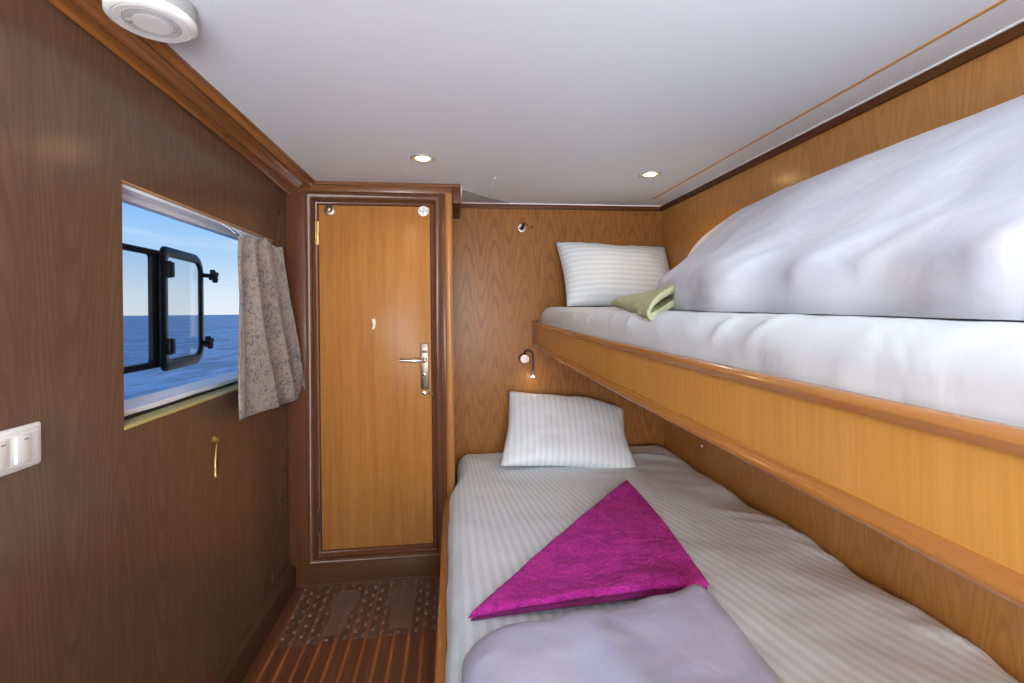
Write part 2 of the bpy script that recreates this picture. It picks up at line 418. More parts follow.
def door_hook(x, z, m, look):
    b = MB(); b.lathe([(.0005, 0), (.024, 0), (.026, .003), (.024, .006), (.016, .008), (.0005, .009)], (x, YD+.006, z), (0, -1, 0), 22)
    if look == 0:
        b.lathe([(.011, 0), (.011, .012), (.014, .018), (.010, .026), (.0005, .028)], (x+.002, YD, z), (0, -1, 0), 14)
    else:
        b.tube([(x+.002, YD-.003, z+.010), (x+.002, YD-.014, z-.002), (x+.001, YD-.022, z-.016), (x, YD-.030, z-.020), (x, YD-.034, z-.010)], .0035, 8)
        for sx in (-1, 1): b.lathe([(.0045, 0), (.0035, .002), (.0005, .003)], (x+sx*.015, YD-.002, z-.002), (0, -1, 0), 8, mat=1)
    o = b.build('coat_hook', [m, M['dark_pl']], door, door.location); return o
door_hook(-.573, 1.768, M['steel'], 0)['label'] = 'round tarnished metal hook knob'
door_hook(-.137, 1.770, M['white_en'], 1)['label'] = 'round white enamel hook'
b = MB(); y = YD+.0055
b.loft([[V((px, yy, pz)) for px, pz in ((-.384, 1.252), (-.371, 1.253), (-.366, 1.235), (-.371, 1.213), (-.379, 1.200), (-.384, 1.203), (-.379, 1.222))] for yy in (y, y+.003)], True, True, smooth=False)
b.build('chipped_patch', M['chip'], door, door.location)

# ------------------------------------------------------------------ skirting, mouldings, ceiling trims
b = MB(); b.prism([(XL, 0), (XL+.030, 0), (XL+.030, .098), (XL+.026, .108), (XL+.018, .113), (XL, .114)], YR, YD)
st(b.build('baseboard_left', M['base']), 'dark wooden baseboard along the left wall', 'baseboard')
DT = [(0, .052), (.09, .054), (.28, .047), (.38, .044), (.40, .036), (.46, .030), (.69, .023), (.72, .026), (.80, .025), (.86, .010), (.95, .008), (1, .002)]
def drop(t):
    for (a, p), (c, q) in zip(DT[:-1], DT[1:]):
        if t <= c: return p+(q-p)*(t-a)/(c-a)
    return .002
gs = lambda t, m, w: math.exp(-((t-m)/w)**2)
b = MB(); rr_ = []
for y, k, dx in ((YR, .06, -.005), (.6, .08, -.005), (1.1, .14, -.002), (1.5, .30, .003), (1.9, .55, .007), (2.15, .78, .010), (YD, 1.0, .012)):
    row = [V((XL, y, ZC+.004))]
    for i in range(49):
        t = i/48; rel = (.008*gs(t, .07, .045)+.005*gs(t, .42, .09)+.010*gs(t, .82, .06)-.003*gs(t, .66, .05))*(1-.6*k)
        row.append(V((XL+(.13+dx)*t, y, ZC-.0045-drop(t)*k-rel)))
    row.append(V((XL+.13+dx, y, ZC+.004))); rr_.append(row)
b.loft(rr_, True, True)
st(b.build('trim_6', M['frame_y'], sharp=50), 'thick glossy crown moulding between left wall and ceiling', 'moulding')
b = MB(); b.box(XR-.012, XR, YR, YB, ZC-.030, ZC, .003); b.box(XR-.017, XR-.010, YR, YB, ZC-.005, ZC, .001, mat=1)
st(b.build('trim_7', [M['trim_dark'], M['caulk']]), 'dark ceiling trim along the right wall with white caulk line', 'trim')
b = MB(); b.box(.044, XR, YB-.012, YB, ZC-.030, ZC, .003); b.box(.044, XR, YB-.017, YB-.010, ZC-.005, ZC, .001, mat=1)
b.box(.044, .048, YD, YB, ZC-.05, ZC, .001, mat=1)
st(b.build('trim_8', [M['trim_dark'], M['caulk']]), 'dark ceiling trim above the headboard wall', 'trim')
b = MB(); b.box(1.106, 1.116, YR, 2.557, ZC-.002, ZC+.004)
st(b.build('trim_9', M['gold']), 'thin orange inlay line running along the ceiling', 'ceiling strip')
b = MB(); b.box(.196, .2035, 2.20, 2.515, ZC-.005, ZC+.002, .001)
st(b.build('trim_10', M['caulk']), 'short white sliver of sealant strip on the ceiling', 'ceiling strip')
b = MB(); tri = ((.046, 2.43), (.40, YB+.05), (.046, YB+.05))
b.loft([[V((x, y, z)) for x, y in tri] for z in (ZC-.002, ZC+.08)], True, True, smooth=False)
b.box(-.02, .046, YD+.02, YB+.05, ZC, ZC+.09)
st(b.build('trim_11', M['wedge']), 'ceiling wedge painted grey for the shade beside the door head', 'ceiling panel')

# ------------------------------------------------------------------ window
win = thing('window_1', (XL, WY0, WZ0), 'open cabin window with white metal frame looking onto the sea', 'window', kind='structure')
def yz_ring(b, y0, y1, z0, z1, w, xa, xb, mat=0, bev=.003):
    b.box(xa, xb, y0, y1, z0, z0+w, bev, mat=mat); b.box(xa, xb, y0, y1, z1-w, z1, bev, mat=mat)
    b.box(xa, xb, y0, y0+w, z0+w, z1-w, bev, mat=mat); b.box(xa, xb, y1-w, y1, z0+w, z1-w, bev, mat=mat)
b = MB(); yz_ring(b, WY0-.012, WY1+.012, WZ0-.004, WZ1+.004, .026, XL-.085, XL-.055)
b.prism([(XL-.055, WZ0), (XL-.056, WZ0+.012), (XL-.064, WZ0+.018), (XL-.112, WZ0+.034), (XL-.118, WZ0+.030), (XL-.118, WZ0-.004)], WY0-.012, WY1+.012)
b.build('window_frame', M['white_al'], win, win.location)
b = MB(); b.box(XL-.0585, XL-.0475, WY0, WY1, WZ0-.002, WZ0+.008, .002)
b.tube([(XL-.050, WY0+.02+k*.1, WZ0+.006+.0015*math.sin(k*2.1)) for k in range(10)], .004, 8)
b.build('gasket', M['rubber'], win, win.location)
b = MB(); b.box(XL-.052, XL+.003, WY0, WY1, WZ0-.006, WZ0+.002, .002)
b.build('window_sill', M['wsill'], win, win.location)
b = MB()
b.box(XL-.052, XL-.008, WY0, WY1, WZ1-.002, WZ1+.004, mat=0)
for k, xx in enumerate((XL-.050, XL-.036, XL-.022)): b.box(xx, xx+.010, WY0, WY1, WZ1-.010, WZ1, .001, mat=1)
b.build('curtain_track', [M['grey_al'], M['white_al']], win, win.location)
b = MB(); b.box(XL-.008, XL+.001, WY0-.003, WY1+.003, WZ1-.0015, WZ1+.0015)
b.build('edge_bead', M['gold'], win, win.location)

# ventilation sash swung open outside the window
hs = thing('hinged_window', (-1.0, 1.6, 1.1), 'black framed two pane hinged window swung open outside over the sea', 'window', kind='thing')
def rrect(y0, y1, z0, z1, rl, rr, n=7):
    """rounded rectangle outline; rl/rr radii on low-y and high-y corners"""
    pts = []
    for cy, cz, r, a0 in ((y1-rr, z1-rr, rr, 0), (y0+rl, z1-rl, rl, 90), (y0+rl, z0+rl, rl, 180), (y1-rr, z0+rr, rr, 270)):
        for k in range(n):
            a = math.radians(a0+90*k/(n-1)); pts.append((cy+r*math.cos(a), cz+r*math.sin(a)))
    return pts
def sash_ring(b, out, inn, fx, th):
    loops = []
    mid = [((o[0]*.5+i[0]*.5), (o[1]*.5+i[1]*.5)) for o, i in zip(out, inn)]
    e = .16
    lerp = lambda A, B, t: [(p[0]*(1-t)+q[0]*t, p[1]*(1-t)+q[1]*t) for p, q in zip(A, B)]
    for pr, d in ((out, -th), (out, -.004), (lerp(out, inn, e), 0), (lerp(out, inn, 1-e), 0), (inn, -.004), (inn, -th), (out, -th)):
        loops.append([V((fx(y)+d, y, z)) for y, z in pr])
    b.loft(loops, True, False, 0, False)
f1 = lambda y: -1.0
f2 = lambda y: -.985-(y-1.775)*.10
b = MB(); sash_ring(b, rrect(1.575, 1.80, 1.100, 1.503, .02, .012), rrect(1.603, 1.752, 1.122, 1.484, .012, .012), f1, .018)
fr1 = b.build('fixed_frame', M['black_m'], hs, hs.location)
b = MB(); b.loft([[V((-1.008+d, y, z)) for y, z in rrect(1.598, 1.757, 1.118, 1.488, .012, .012)] for d in (0, -.004)], True, True, smooth=False)
b.build('glass', M['glass'], fr1, (0, 0, 0)).location = -hs.location
for z in (1.13, 1.47):
    b = MB(); b.tube([(-1.005, 1.585, z), (-.95, 1.46, z), (-.86, 1.27, z), (-.818, 1.20, z)], .008, 8); b.build('stay_arm', M['black_m'], hs, hs.location)
b = MB(); sash_ring(b, rrect(1.772, 2.125, 1.084, 1.520, .035, .075), rrect(1.822, 2.088, 1.124, 1.486, .022, .035), f2, .010)
fr2 = b.build('sash_frame', M['black_m'], hs, hs.location)
b = MB(); b.loft([[V((f2(y)-.008+d, y, z)) for y, z in rrect(1.816, 2.094, 1.118, 1.492, .022, .035)] for d in (0, -.004)], True, True, smooth=False)
b.build('glass', M['glass'], fr2, (0, 0, 0)).location = -hs.location
for z in (1.17, 1.44):
    b = MB(); b.box(-.992, -.976, 1.800, 1.836, z-.027, z+.027, .004); b.tube([(-.982, 1.812, z-.03), (-.982, 1.812, z+.03)], .006, 8)
    b.build('hinge', M['black_m'], fr2, (0, 0, 0)).location = -hs.location
for y, z in ((2.170, 1.442), (2.125, 1.165)):
    b = MB(); b.tube([(f2(2.06)-.004, 2.108, z), (f2(2.06)+.012, y, z)], .009, 8)
    n = 40; base = V((f2(2.06)+.012, y, z))
    rings = []
    for h, sc in ((-.012, .6), (-.009, 1), (.006, 1), (.010, .7)):
        rings.append([base+V((h, math.cos(2*math.pi*k/n+.5)*(.022+.0085*math.cos(8*math.pi*k/n))*sc, math.sin(2*math.pi*k/n+.5)*(.022+.0085*math.cos(8*math.pi*k/n))*sc)) for k in range(n)])
    # star faces along the stem (y) axis, tilted a little
    b.loft(rings, True, True)
    b.build('clamp_knob', M['black_m'], fr2, (0, 0, 0)).location = -hs.location

b = MB(); nR = 14
b.face([(-6000, -6000, -2.6), (-.9, -6000, -2.6), (-.9, 9000, -2.6), (-6000, 9000, -2.6)])
tag(b.build('sea', M['sea'], org=(-.9, 0, -2.6)), 'open blue sea with small waves seen through the window', 'sea', kind='stuff')

# ------------------------------------------------------------------ curtain
def curtain():
    cu = thing('curtain', (-.735, 1.9, 1.55), 'short grey speckled pleated curtain drawn to the window end', 'curtain')
    b = MB(); nu, nv = 96, 48; rows = []
    for j in range(nv+1):
        v = j/nv; row = []
        for i in range(nu+1):
            u = i/nu
            ph = 2*math.pi*(3.7*u+.30*math.sin(5*u+1.2*v)+.10*math.sin(13*u))
            amp = .013+.026*v
            fl = v**1.15
            y = (1.745+.41*u)*(1-fl)+(1.695+.73*(u**.95))*fl - .012*math.sin(math.pi*min(1, v*3))*(1-u)
            y += .016*math.sin(ph*2+.5)*(.5+.5*v)
            x = -.728 + amp*math.sin(ph)*min(1, .1+u/.15) + .004*math.sin(2.3*ph+9*v)*v + .02*v*(1-u)
            ztop = 1.550 + .02*math.sin(math.pi*u*.9) + .004*math.sin(ph*2)
            zb = .928 - .052*u + .010*math.sin(ph)
            z = ztop*(1-v)+zb*v
            if v < .07: x += (.006*math.sin(ph*3))*(1-v/.07)
            row.append(b.bm.verts.new((x, y, z)))
        rows.append(row)
    for j in range(nv):
        for i in range(nu):
            f = b.bm.faces.new((rows[j][i], rows[j][i+1], rows[j+1][i+1], rows[j+1][i])); f.smooth = True
    o = b.build('curtain_cloth', M['curtain'], cu, cu.location, sharp=None)
    md = o.modifiers.new('thick', 'SOLIDIFY'); md.thickness = .0025
    for k in range(7):
        y = 1.765+k*.063
        b = MB(); b.tube([(-.745, y, 1.560), (-.765, y, 1.578), (-.782, y, 1.590)], .0018, 6)
        b.build('glider', M['white_pl'], cu, cu.location)
curtain()

# ------------------------------------------------------------------ left wall fittings
sw = thing('light_switch', (XL, .93, 1.046), 'white rocker light switch plate on the dark left wall', 'light switch')
b = MB(); b.box(XL, XL+.009, .862, .995, 1.008, 1.085, .006, 3); b.box(XL+.006, XL+.0125, .872, .985, 1.016, 1.077, .005, 3)
b.build('switch_plate', M['white_pl'], sw, sw.location)
for y0, nm in ((.888, 0), (.932, 1)):
    b = MB(); b.box(XL+.010, XL+.0155, y0, y0+.033, 1.023, 1.070, .0012, 2, rot=Matrix.Rotation(math.radians(4), 3, 'Z'), piv=(XL+.01, y0+.016, 1.046))
    b.box(XL+.0148, XL+.0165, y0+.015, y0+.024, 1.062, 1.0635, mat=1, rot=Matrix.Rotation(math.radians(4), 3, 'Z'), piv=(XL+.01, y0+.016, 1.046))
    b.build('rocker', [M['white_pl'], M['dark_pl']], sw, sw.location)

hk = thing('cabin_hook', (XL, 1.65, .874), 'small brass hook with hanging pin below the window', 'hook')
b = MB(); b.lathe([(.0005, 0), (.017, 0), (.018, .003), (.013, .006), (.009, .012), (.011, .018), (.006, .022), (.0005, .023)], (XL, 1.65, .877), (1, 0, 0), 20)
b.tube([(XL+.016, 1.637, .886), (XL+.020, 1.65, .890), (XL+.017, 1.664, .884)], .003, 8)
b.build('rosette', M['brass'], hk, hk.location)
b = MB(); b.tube([(XL+.016, 1.65, .874), (XL+.010, 1.65, .858), (XL+.007, 1.647, .80), (XL+.009, 1.645, .786), (XL+.012, 1.637, .776), (XL+.014, 1.634, .764), (XL+.018, 1.637, .760)], [.003, .003, .003, .003, .0035, .0038, .0025], 8)
b.build('hook_pin', M['brass'], hk, hk.location)

# ------------------------------------------------------------------ ceiling fittings
sd = thing('smoke_detector', (-.581, 1.022, ZC-.004), 'round white smoke detector with slotted rings beside the crown moulding', 'smoke detector')
c = (-.581, 1.022, ZC)
b = MB(); b.lathe([(.070, 0), (.0745, -.004), (.0755, -.030), (.073, -.034)], c, (0, 0, 1), 56); b.build('detector_body', M['body_grey'], sd, sd.location)
b = MB(); b.lathe([(.0735, -.033), (.0755, -.036), (.0750, -.042), (.071, -.0465), (.065, -.0478), (.064, -.0470), (.062, -.0470), (.061, -.0480), (.0475, -.0482)], c, (0, 0, 1), 56, caps=False)
r = .0475
for k in range(4):
    b.lathe([(r, -.0482), (r-.0002, -.0450), (r-.0012, -.0450), (r-.0014, -.0482)], c, (0, 0, 1), 56, caps=False, mat=1)
    b.lathe([(r-.0014, -.0482), (r-.0036, -.0483)], c, (0, 0, 1), 56, caps=False); r -= .0036
b.lathe([(r, -.0483), (r-.0002, -.0455), (r-.0014, -.0455), (r-.0016, -.0484), (.015, -.0486), (.0002, -.0486)], c, (0, 0, 1), 56, caps=False)
b.build('detector_cover', [M['white_pl'], M['slot']], sd, sd.location)
b = MB(); b.lathe([(.0075, 0), (.0075, -.0038), (.0002, -.0045)], (-.619, 1.014, ZC-.0455), (0, 0, 1), 16); b.build('test_button', M['grey_pl'], sd, sd.location)

dl = thing('downlight', (-.114, 1.96, ZC), 'round recessed ceiling spotlight with tilted metal ring in front of the door', 'ceiling light', 'recessed ceiling spotlights')
b = MB(); b.lathe([(.027, .006), (.029, .001), (.036, -.001), (.040, -.004), (.046, -.0045), (.050, -.002), (.051, 0), (.051, .008)], (-.114, 1.96, ZC), (0, 0, 1), 40, caps=False); b.build('trim_ring', M['ring'], dl, dl.location)
b = MB(); b.lathe([(.0002, -.003), (.024, -.002), (.027, .002)], (-.114, 1.96, ZC), (0, 0, 1), 32, caps=False)
lamp = b.build('bulb', M['bulb'], dl, dl.location)
dl2 = dl.copy(); COL.objects.link(dl2); dl2.location = (.898, 2.097, ZC)
dl2['label'] = 'round recessed ceiling spotlight above the upper bunk pillow'
for ch in dl.children:
    c2 = ch.copy(); COL.objects.link(c2); c2.parent = dl2

def spot(name, loc, power, size, col=(1, .86, .66), blend=.6, rad=.03, rot=(0, 0, 0)):
    L = bpy.data.lights.new(name, 'SPOT'); L.energy = power; L.spot_size = math.radians(size); L.spot_blend = blend
    L.shadow_soft_size = rad; L.color = col
    o = bpy.data.objects.new(name, L); COL.objects.link(o); o.location = loc; o.rotation_euler = rot; return o
def point(name, loc, power, rad, col):
    L = bpy.data.lights.new(name, 'POINT'); L.energy = power; L.shadow_soft_size = rad; L.color = col
    o = bpy.data.objects.new(name, L); COL.objects.link(o); o.location = loc; return o

# ------------------------------------------------------------------ back wall fittings
ck = thing('coat_hook', (.397, YB, 1.761), 'round metal coat hook high on the headboard wall', 'coat hook')
b = MB(); b.lathe([(.0005, 0), (.024, 0), (.026, .003), (.023, .006), (.0005, .007)], (.397, YB, 1.761), (0, -1, 0), 24); b.build('hook_plate', M['chrome'], ck, ck.location)
b = MB(); b.tube([(.403, YB-.006, 1.768), (.404, YB-.02, 1.775), (.407, YB-.03, 1.785)], [.010, .009, .007], 10); b.tube([(.400, YB-.006, 1.758), (.392, YB-.024, 1.753), (.386, YB-.034, 1.757)], [.010, .008, .006], 10)
b.build('hook_prongs', M['lead'], ck, ck.location)
b = MB(); b.lathe([(.0005, 0), (.006, .0), (.006, .0012), (.0005, .0015)], (.455, YB, 1.768), (0, -1, 0), 12)
tag(b.build('screw_plug', M['dark_br'], org=(.455, YB, 1.768)), 'tiny dark screw plug beside the metal coat hook', 'screw plug')
b = MB(); b.lathe([(.0005, 0), (.007, .0), (.006, .003), (.0005, .004)], (XR, 2.287, .593), (-1, 0, 0), 12)
tag(b.build('wall_plug', M['white_pl'], org=(XR, 2.287, .593)), 'tiny white plug on the wall under the upper bunk', 'wall plug')

rl = thing('reading_lamp', (.403, YB, 1.01), 'small gooseneck reading lamp glowing under the upper bunk corner', 'reading lamp')
b = MB(); b.lathe([(.031, 0), (.031, .018), (.027, .022), (.027, .026)], (.403, YB, 1.01), (0, -1, 0), 28); b.build('lamp_base', M['lead'], rl, rl.location)
b = MB(); b.lathe([(.026, .026), (.0265, .034), (.024, .037), (.0005, .038)], (.403, YB, 1.01), (0, -1, 0), 28); b.build('base_cap', M['mauve'], rl, rl.location)
b = MB(); b.lathe([(.005, 0), (.005, .006), (.0005, .007)], (.403, YB-.037, .999), (0, -1, 0), 12); b.build('switch_button', M['white_pl'], rl, rl.location)
b = MB(); pts = []
import math as _m
ctrl = [(.403, YB-.012, 1.038), (.406, YB-.03, 1.052), (.420, YB-.04, 1.060), (.438, YB-.045, 1.056), (.447, YB-.05, 1.040), (.450, YB-.052, 1.01), (.448, YB-.055, .975), (.445, YB-.06, .948)]
b.tube(ctrl, .0055, 10); b.build('gooseneck', M['lead'], rl, rl.location)
b = MB(); b.lathe([(.006, 0), (.008, .004), (.009, .024), (.011, .034), (.0105, .036)], (.445, YB-.06, .950), (-.06, -.1, -1), 18); hd = b.build('lamp_head', M['chrome'], rl, rl.location)
b = MB(); b.lathe([(.0102, .030), (.0102, .0385), (.0002, .041)], (.445, YB-.06, .950), (-.06, -.1, -1), 18); b.build('led', M['led'], rl, rl.location)

# ------------------------------------------------------------------ upper bunk
yb0 = -.9
zt = lambda y: 1.176+.046*(max(y, 0)/YB)**1.6      # top of the lee board along its length
hb = .136
ub = thing('upper_bunk', (.46, YB, 1.09), 'honey coloured wooden upper bunk with rounded rail fixed along the wall', 'bunk bed')
ys = [yb0+(YB-yb0)*k/24 for k in range(25)]
def sweep(prof, fz=zt, x=lambda y: .46): return [[V((x(y)+px, y, fz(y)+pz)) for px, pz in prof] for y in ys]
b = MB(); b.loft(sweep([(0, -.010), (0, -hb+.012), (.025, -hb+.012), (.025, -.010)]), True, True, smooth=False); b.build('front_panel', M['bunk'], ub, ub.location)
b = MB(); pr = [(-.006, -.018)]
for k in range(9):
    a = math.pi*(1.0-k/8); pr.append((.006+.017*math.cos(a), -.008+.010*math.sin(a)))
pr += [(.026, -.012), (.026, -.018)]
b.loft(sweep(pr), True, True); b.build('top_rail', M['rail_y'], ub, ub.location)
b = MB(); pr = [(.002, -hb+.020), (-.004, -hb+.018), (-.005, -hb+.013)]
for k in range(7):
    a = math.pi*(.5+k/6); pr.append((-.006+.008*math.cos(a), -hb+.004+.008*math.sin(a)))
pr += [(.025, -hb-.004), (.025, -hb+.020)]
b.loft(sweep(pr), True, True); b.build('bottom_moulding', M['rail_y'], ub, ub.location)
b = MB(); b.loft(sweep([(.025, -hb+.002), (XR-.46-.001, -hb+.002), (XR-.46-.001, -hb+.018), (.025, -hb+.018)]), True, True, smooth=False); b.build('base_board', M['bunk'], ub, ub.location)
b = MB(); b.box(.452, .487, YB-.004, YB, zt(YB)-hb-.006, zt(YB)+.006, .001); b.build('end_cleat', M['trim_dark'], ub, ub.location)

# upper mattress
um_t = lambda y: 1.258+.046*max(0, y)/YB
def um_disp(p, k):
    w = fbm(p, 5, 3)*.006*(1 if p.x < .75 else .4)
    # pulled sheet creases on the open side
    cr = 0
    if p.x < .60:
        for yc, s in ((.75, .9), (.86, .8), (1.32, .7), (1.47, .8), (1.95, .7), (1.75, .5)):
            d = (p.y-yc) + (p.z-1.24)*s
            cr += .007*math.exp(-(d/.016)**2)*math.exp(-((p.z-1.255)/.035)**2)
    return V((-w-cr, 0, w*.5+cr*.3))
mb = soft_box(.496, XR-.004, yb0, YB-.004, 1.106, 1.30, .055, .012, um_disp, zf=lambda p, k: (um_t(p.y)-1.30)*min(1, k*1.0)+(zt(p.y)-1.222)*(1-k))
o = mb.build('upper_mattress', M['sheet_up'], org=(.86, 1.0, 1.08), sharp=None)
tag(o, 'upper mattress in a plain bright white sheet behind the bunk rail', 'mattress')

# ------------------------------------------------------------------ pillows
def pillow(name, mat, W, H, T, label, ear=.5, seed=0, bend=0., droop=0., flop=0., shear=0.):
    b = MB(); n = 40; m = 30
    def surf(side):
        g = []
        for j in range(m+1):
            row = []
            for i in range(n+1):
                u = -1+2*i/n; v = -1+2*j/m
                px = u*W/2*(1-.055*(1-v*v)*0 - .05*(1-abs(v))**1.2*abs(u)**6)
                pz = v*H/2*(1-.09*(1-abs(u)**1.5)*abs(v)**5)
                px = u*W/2*(1-.05*(1-abs(v)**1.5)*abs(u)**5)
                th = T*.5*max(0, (1-abs(u)**3.2))**.6*max(0, (1-abs(v)**2.8))**.6
                q = V((px, 0, pz))
                wr = .011*fbm((px, side, pz), 6, seed)*min(1, th/.02)
                e = max(abs(u), abs(v)); 
                wr += .004*math.sin(34*(u*.8+v*.3)+seed)*max(0, e-.55)*min(1, th/.012)
                y = side*(th+wr)
                y += bend*(u*u)*.5 + .012*fbm((px*.5, 1, pz*.5), 3, seed+5)
                row.append((px+shear*v+flop*max(0, -v)*max(0, u)**2-flop*.35*max(0, v)*max(0, u)**3, y, pz-droop*(max(0, u)**2)*max(0, v+.4)))
            g.append(row)
        return g
    A = surf(-1); B = surf(1); vd = {}
    def vt(s, i, j):
        edge = i in (0, n) or j in (0, m)
        key = (0 if edge else s, i, j)
        if key not in vd: vd[key] = b.bm.verts.new((A if s < 0 or edge else B)[j][i])
        return vd[key]
    for j in range(m):
        for i in range(n):
            b.bm.faces.new((vt(-1, i, j), vt(-1, i+1, j), vt(-1, i+1, j+1), vt(-1, i, j+1))).smooth = True
            b.bm.faces.new((vt(1, i, j), vt(1, i, j+1), vt(1, i+1, j+1), vt(1, i+1, j))).smooth = True
    o = b.build(name, mat, sharp=None)
    uvmap(o, lambda c: (c.x/W+.5, c.z/H+.5))
    tag(o, label, 'pillow'); return o
pu = pillow('pillow', M['pillow_up'], .66, .40, .19, 'white pillow with sideways satin stripes at the head of the upper bunk', seed=2, shear=-.015)
pu.rotation_euler = (math.radians(-24), math.radians(2), math.radians(3)); pu.location = (.914, 2.575, 1.478)
pl_ = pillow('pillow', M['pillow_low'], .66, .455, .15, 'white pillow with upright satin stripes leaning on the lower bed', seed=8, droop=.05, flop=.045, shear=.022)
pl_.rotation_euler = (math.radians(-45), math.radians(5.5), math.radians(-2)); pl_.location = (.592, 2.488, .652)

# ------------------------------------------------------------------ lower bed
lb = thing('lower_bed', (0, 1.0, 0), 'low built-in wooden bed base with honey side rail on the floor', 'bed')
b = MB(); b.box(-.054, -.022, -.9, YD-.008, 0, .392, .008, 3); b.build('side_rail', M['rail_y'], lb, lb.location)
b = MB(); b.box(-.020, XR-.002, -.9, YB-.002, .18, .20); b.box(.003, XR-.002, 2.3, YB-.003, 0, .18); b.build('bed_base', M['bunk'], lb, lb.location)
def lm_disp(p, k):
    w = fbm(p, 3.5, 11)*.010 + fbm(p, 9, 2)*.003
    cr = 0
    for yc, xc, an in ((1.55, 1.16, .8), (1.40, 1.18, .9), (1.7, 1.1, .7), (2.5, 1.0, .5), (2.42, 1.12, .6), (1.0, 1.17, .7)):
        d = (p.y-yc)*math.cos(an)+(p.x-xc)*math.sin(an)
        t = -(p.y-yc)*math.sin(an)+(p.x-xc)*math.cos(an)
        cr += .010*math.exp(-(d/.018)**2)*math.exp(-(t/.10)**2)
    edge = max(0, (p.x-1.0)/.24)
    lift = edge*.012*math.sin(p.y*13)*max(0, k-.5)*2
    return V((0, 0, (w+cr+lift)*k))
def lm_z(p, k):
    z = 0.
    if p.x > 1.02: z -= .0*k
    return z
def left_in(p, k):
    d = lm_disp(p, k)
    if p.y > 2.2: d.x += .042*max(0, min(1, (p.y-2.2)/.18))*max(0, 1-(p.x+.03)/.25)
    if p.x < .03: d.x += .002*math.sin(p.y*16)+.001*math.sin(p.y*41)
    return d
mb = soft_box(-.026, XR-.004, -.88, YB-.006, .203, .497, .085, .022, left_in, lm_z)
lm = mb.build('lower_mattress', M['sheet_low'], org=(.6, 1.0, .2), sharp=None)
uvmap(lm, lambda c: ((c.x+.6-.03)/max(.4, 4.25-(c.y+1.0))/.0112 + .12*math.sin((c.y+1)*9)*max(0, .25-abs(c.x+.55)), c.y))
tag(lm, 'lower mattress in a grey white fine striped fitted sheet', 'mattress')

# lavender duvet folded on the lower bed
def dl_disp(p, k):
    w = fbm(p, 4, 21)*.013+fbm(p, 11, 4)*.002
    rid = .016*math.exp(-(((p.x-.33)*.9+(p.y-.9)*.25)/.05)**2)+.014*math.exp(-(((p.x-.60)*1.0-(p.y-1.1)*.02)/.03)**2)
    fr = max(0, (p.y-.95)/.25)
    d = V((0, 0, (w+rid)*k - fr*.010*(1-p.x/.6)*k))
    d.y += (.10*(p.x/.63)-.045)*max(0, min(1, (p.y-.6)/.5)) + .008*math.sin(p.x*14+1)*max(0, min(1, (p.y-.8)/.3))
    if p.x < .1: d.y -= (.1-p.x)*.35*max(0, min(1, (p.y-.8)/.3))
    d.x += .010*math.sin(p.y*7)*k
    return d
mb = soft_box(.006, .640, -.25, 1.135, .494, .572, .05, .018, dl_disp)
o = mb.build('duvet', M['duvet_low'], org=(.32, .5, .5), sharp=None); tag(o, 'lavender folded duvet lying at the foot of the lower bed', 'duvet')

# magenta towel folded to a triangle
def triangle_towel():
    tw = thing('towel', (.45, 1.5, .5), 'magenta terry towel folded into a triangle on the lower bed', 'towel')
    L, R, A = V((.030, 1.208)), V((.698, 1.255)), V((.772, 2.085))
    def sheet(z0, th, ins, nm, mat, seed, amp):
        b = MB(); n = 150; tops = {}; bots = {}
        c = (L+R+A)/3; dy = .016 if z0 < .51 else 0
        for i in range(n+1):
            for j in range(n+1-i):
                u, v = i/n, j/n; w = 1-u-v
                p = L*w+R*u+A*v
                # softened outline
                p = p+(c-p)*ins
                e = min(u, v, w)
                mid = 4*u*w*(1-v); p.y -= dy*mid*max(0, 1-v*4)
                p.y += -.010*mid*0+.018*math.sin(math.pi*u)*(w > 0)*max(0, 1-v*6)*(-.2)
                p.x += .012*math.sin(math.pi*v)*max(0, 1-w*5) - .010*math.sin(math.pi*v)*max(0, 1-u*5)
                ed = min(1, e/.035); rise = math.sqrt(max(0, 1-(1-ed)**2))
                corner = 1-.35*max(0, max(u, v, w)-.86)/.14
                bump = fbm((p.x, p.y, 0), 6, seed)*amp + fbm((p.x, p.y, 0), 62, seed)*amp*.42
                front = max(0, 1-v*9)*math.sin(math.pi*u)**.7       # lifted folded front edge
                zt_ = z0 + th*corner*(.35+.65*rise) + bump*rise + .016*front
                tops[i, j] = b.bm.verts.new((p.x, p.y, zt_))
                bots[i, j] = b.bm.verts.new((p.x, p.y, z0 + .012*front + (0 if z0 < .51 else bump*.5))) if e > 0 else None
        for i, j in list(bots):
            if bots[i, j] is None:
                t = tops[i, j].co; front = 0
                bots[i, j] = b.bm.verts.new((t.x, t.y, max(z0, t.z-th*.5)))
        for i in range(n):
            for j in range(n-i):
                for T, fl in ((tops, 0), (bots, 1)):
                    a = [T[i, j], T[i+1, j], T[i, j+1]]; f = b.bm.faces.new(a[::-1] if fl else a); f.smooth = True
                    if i+j < n-1:
                        a = [T[i+1, j], T[i+1, j+1], T[i, j+1]]; f = b.bm.faces.new(a[::-1] if fl else a); f.smooth = True
        edge = [(i, 0) for i in range(n)]+[(n-j, j) for j in range(n)]+[(0, n-j) for j in range(n)]
        for k in range(len(edge)):
            p, q = edge[k], edge[(k+1) % len(edge)]
            f = b.bm.faces.new((tops[p], bots[p], bots[q], tops[q])); f.smooth = True
        b.build(nm, mat, tw, tw.location, sharp=None)
    sheet(.503, .008, .012, 'under_layer', M['magenta_hem'], 3, .002)
    sheet(.513, .016, .0, 'top_layer', M['magenta'], 5, .006)
triangle_towel()

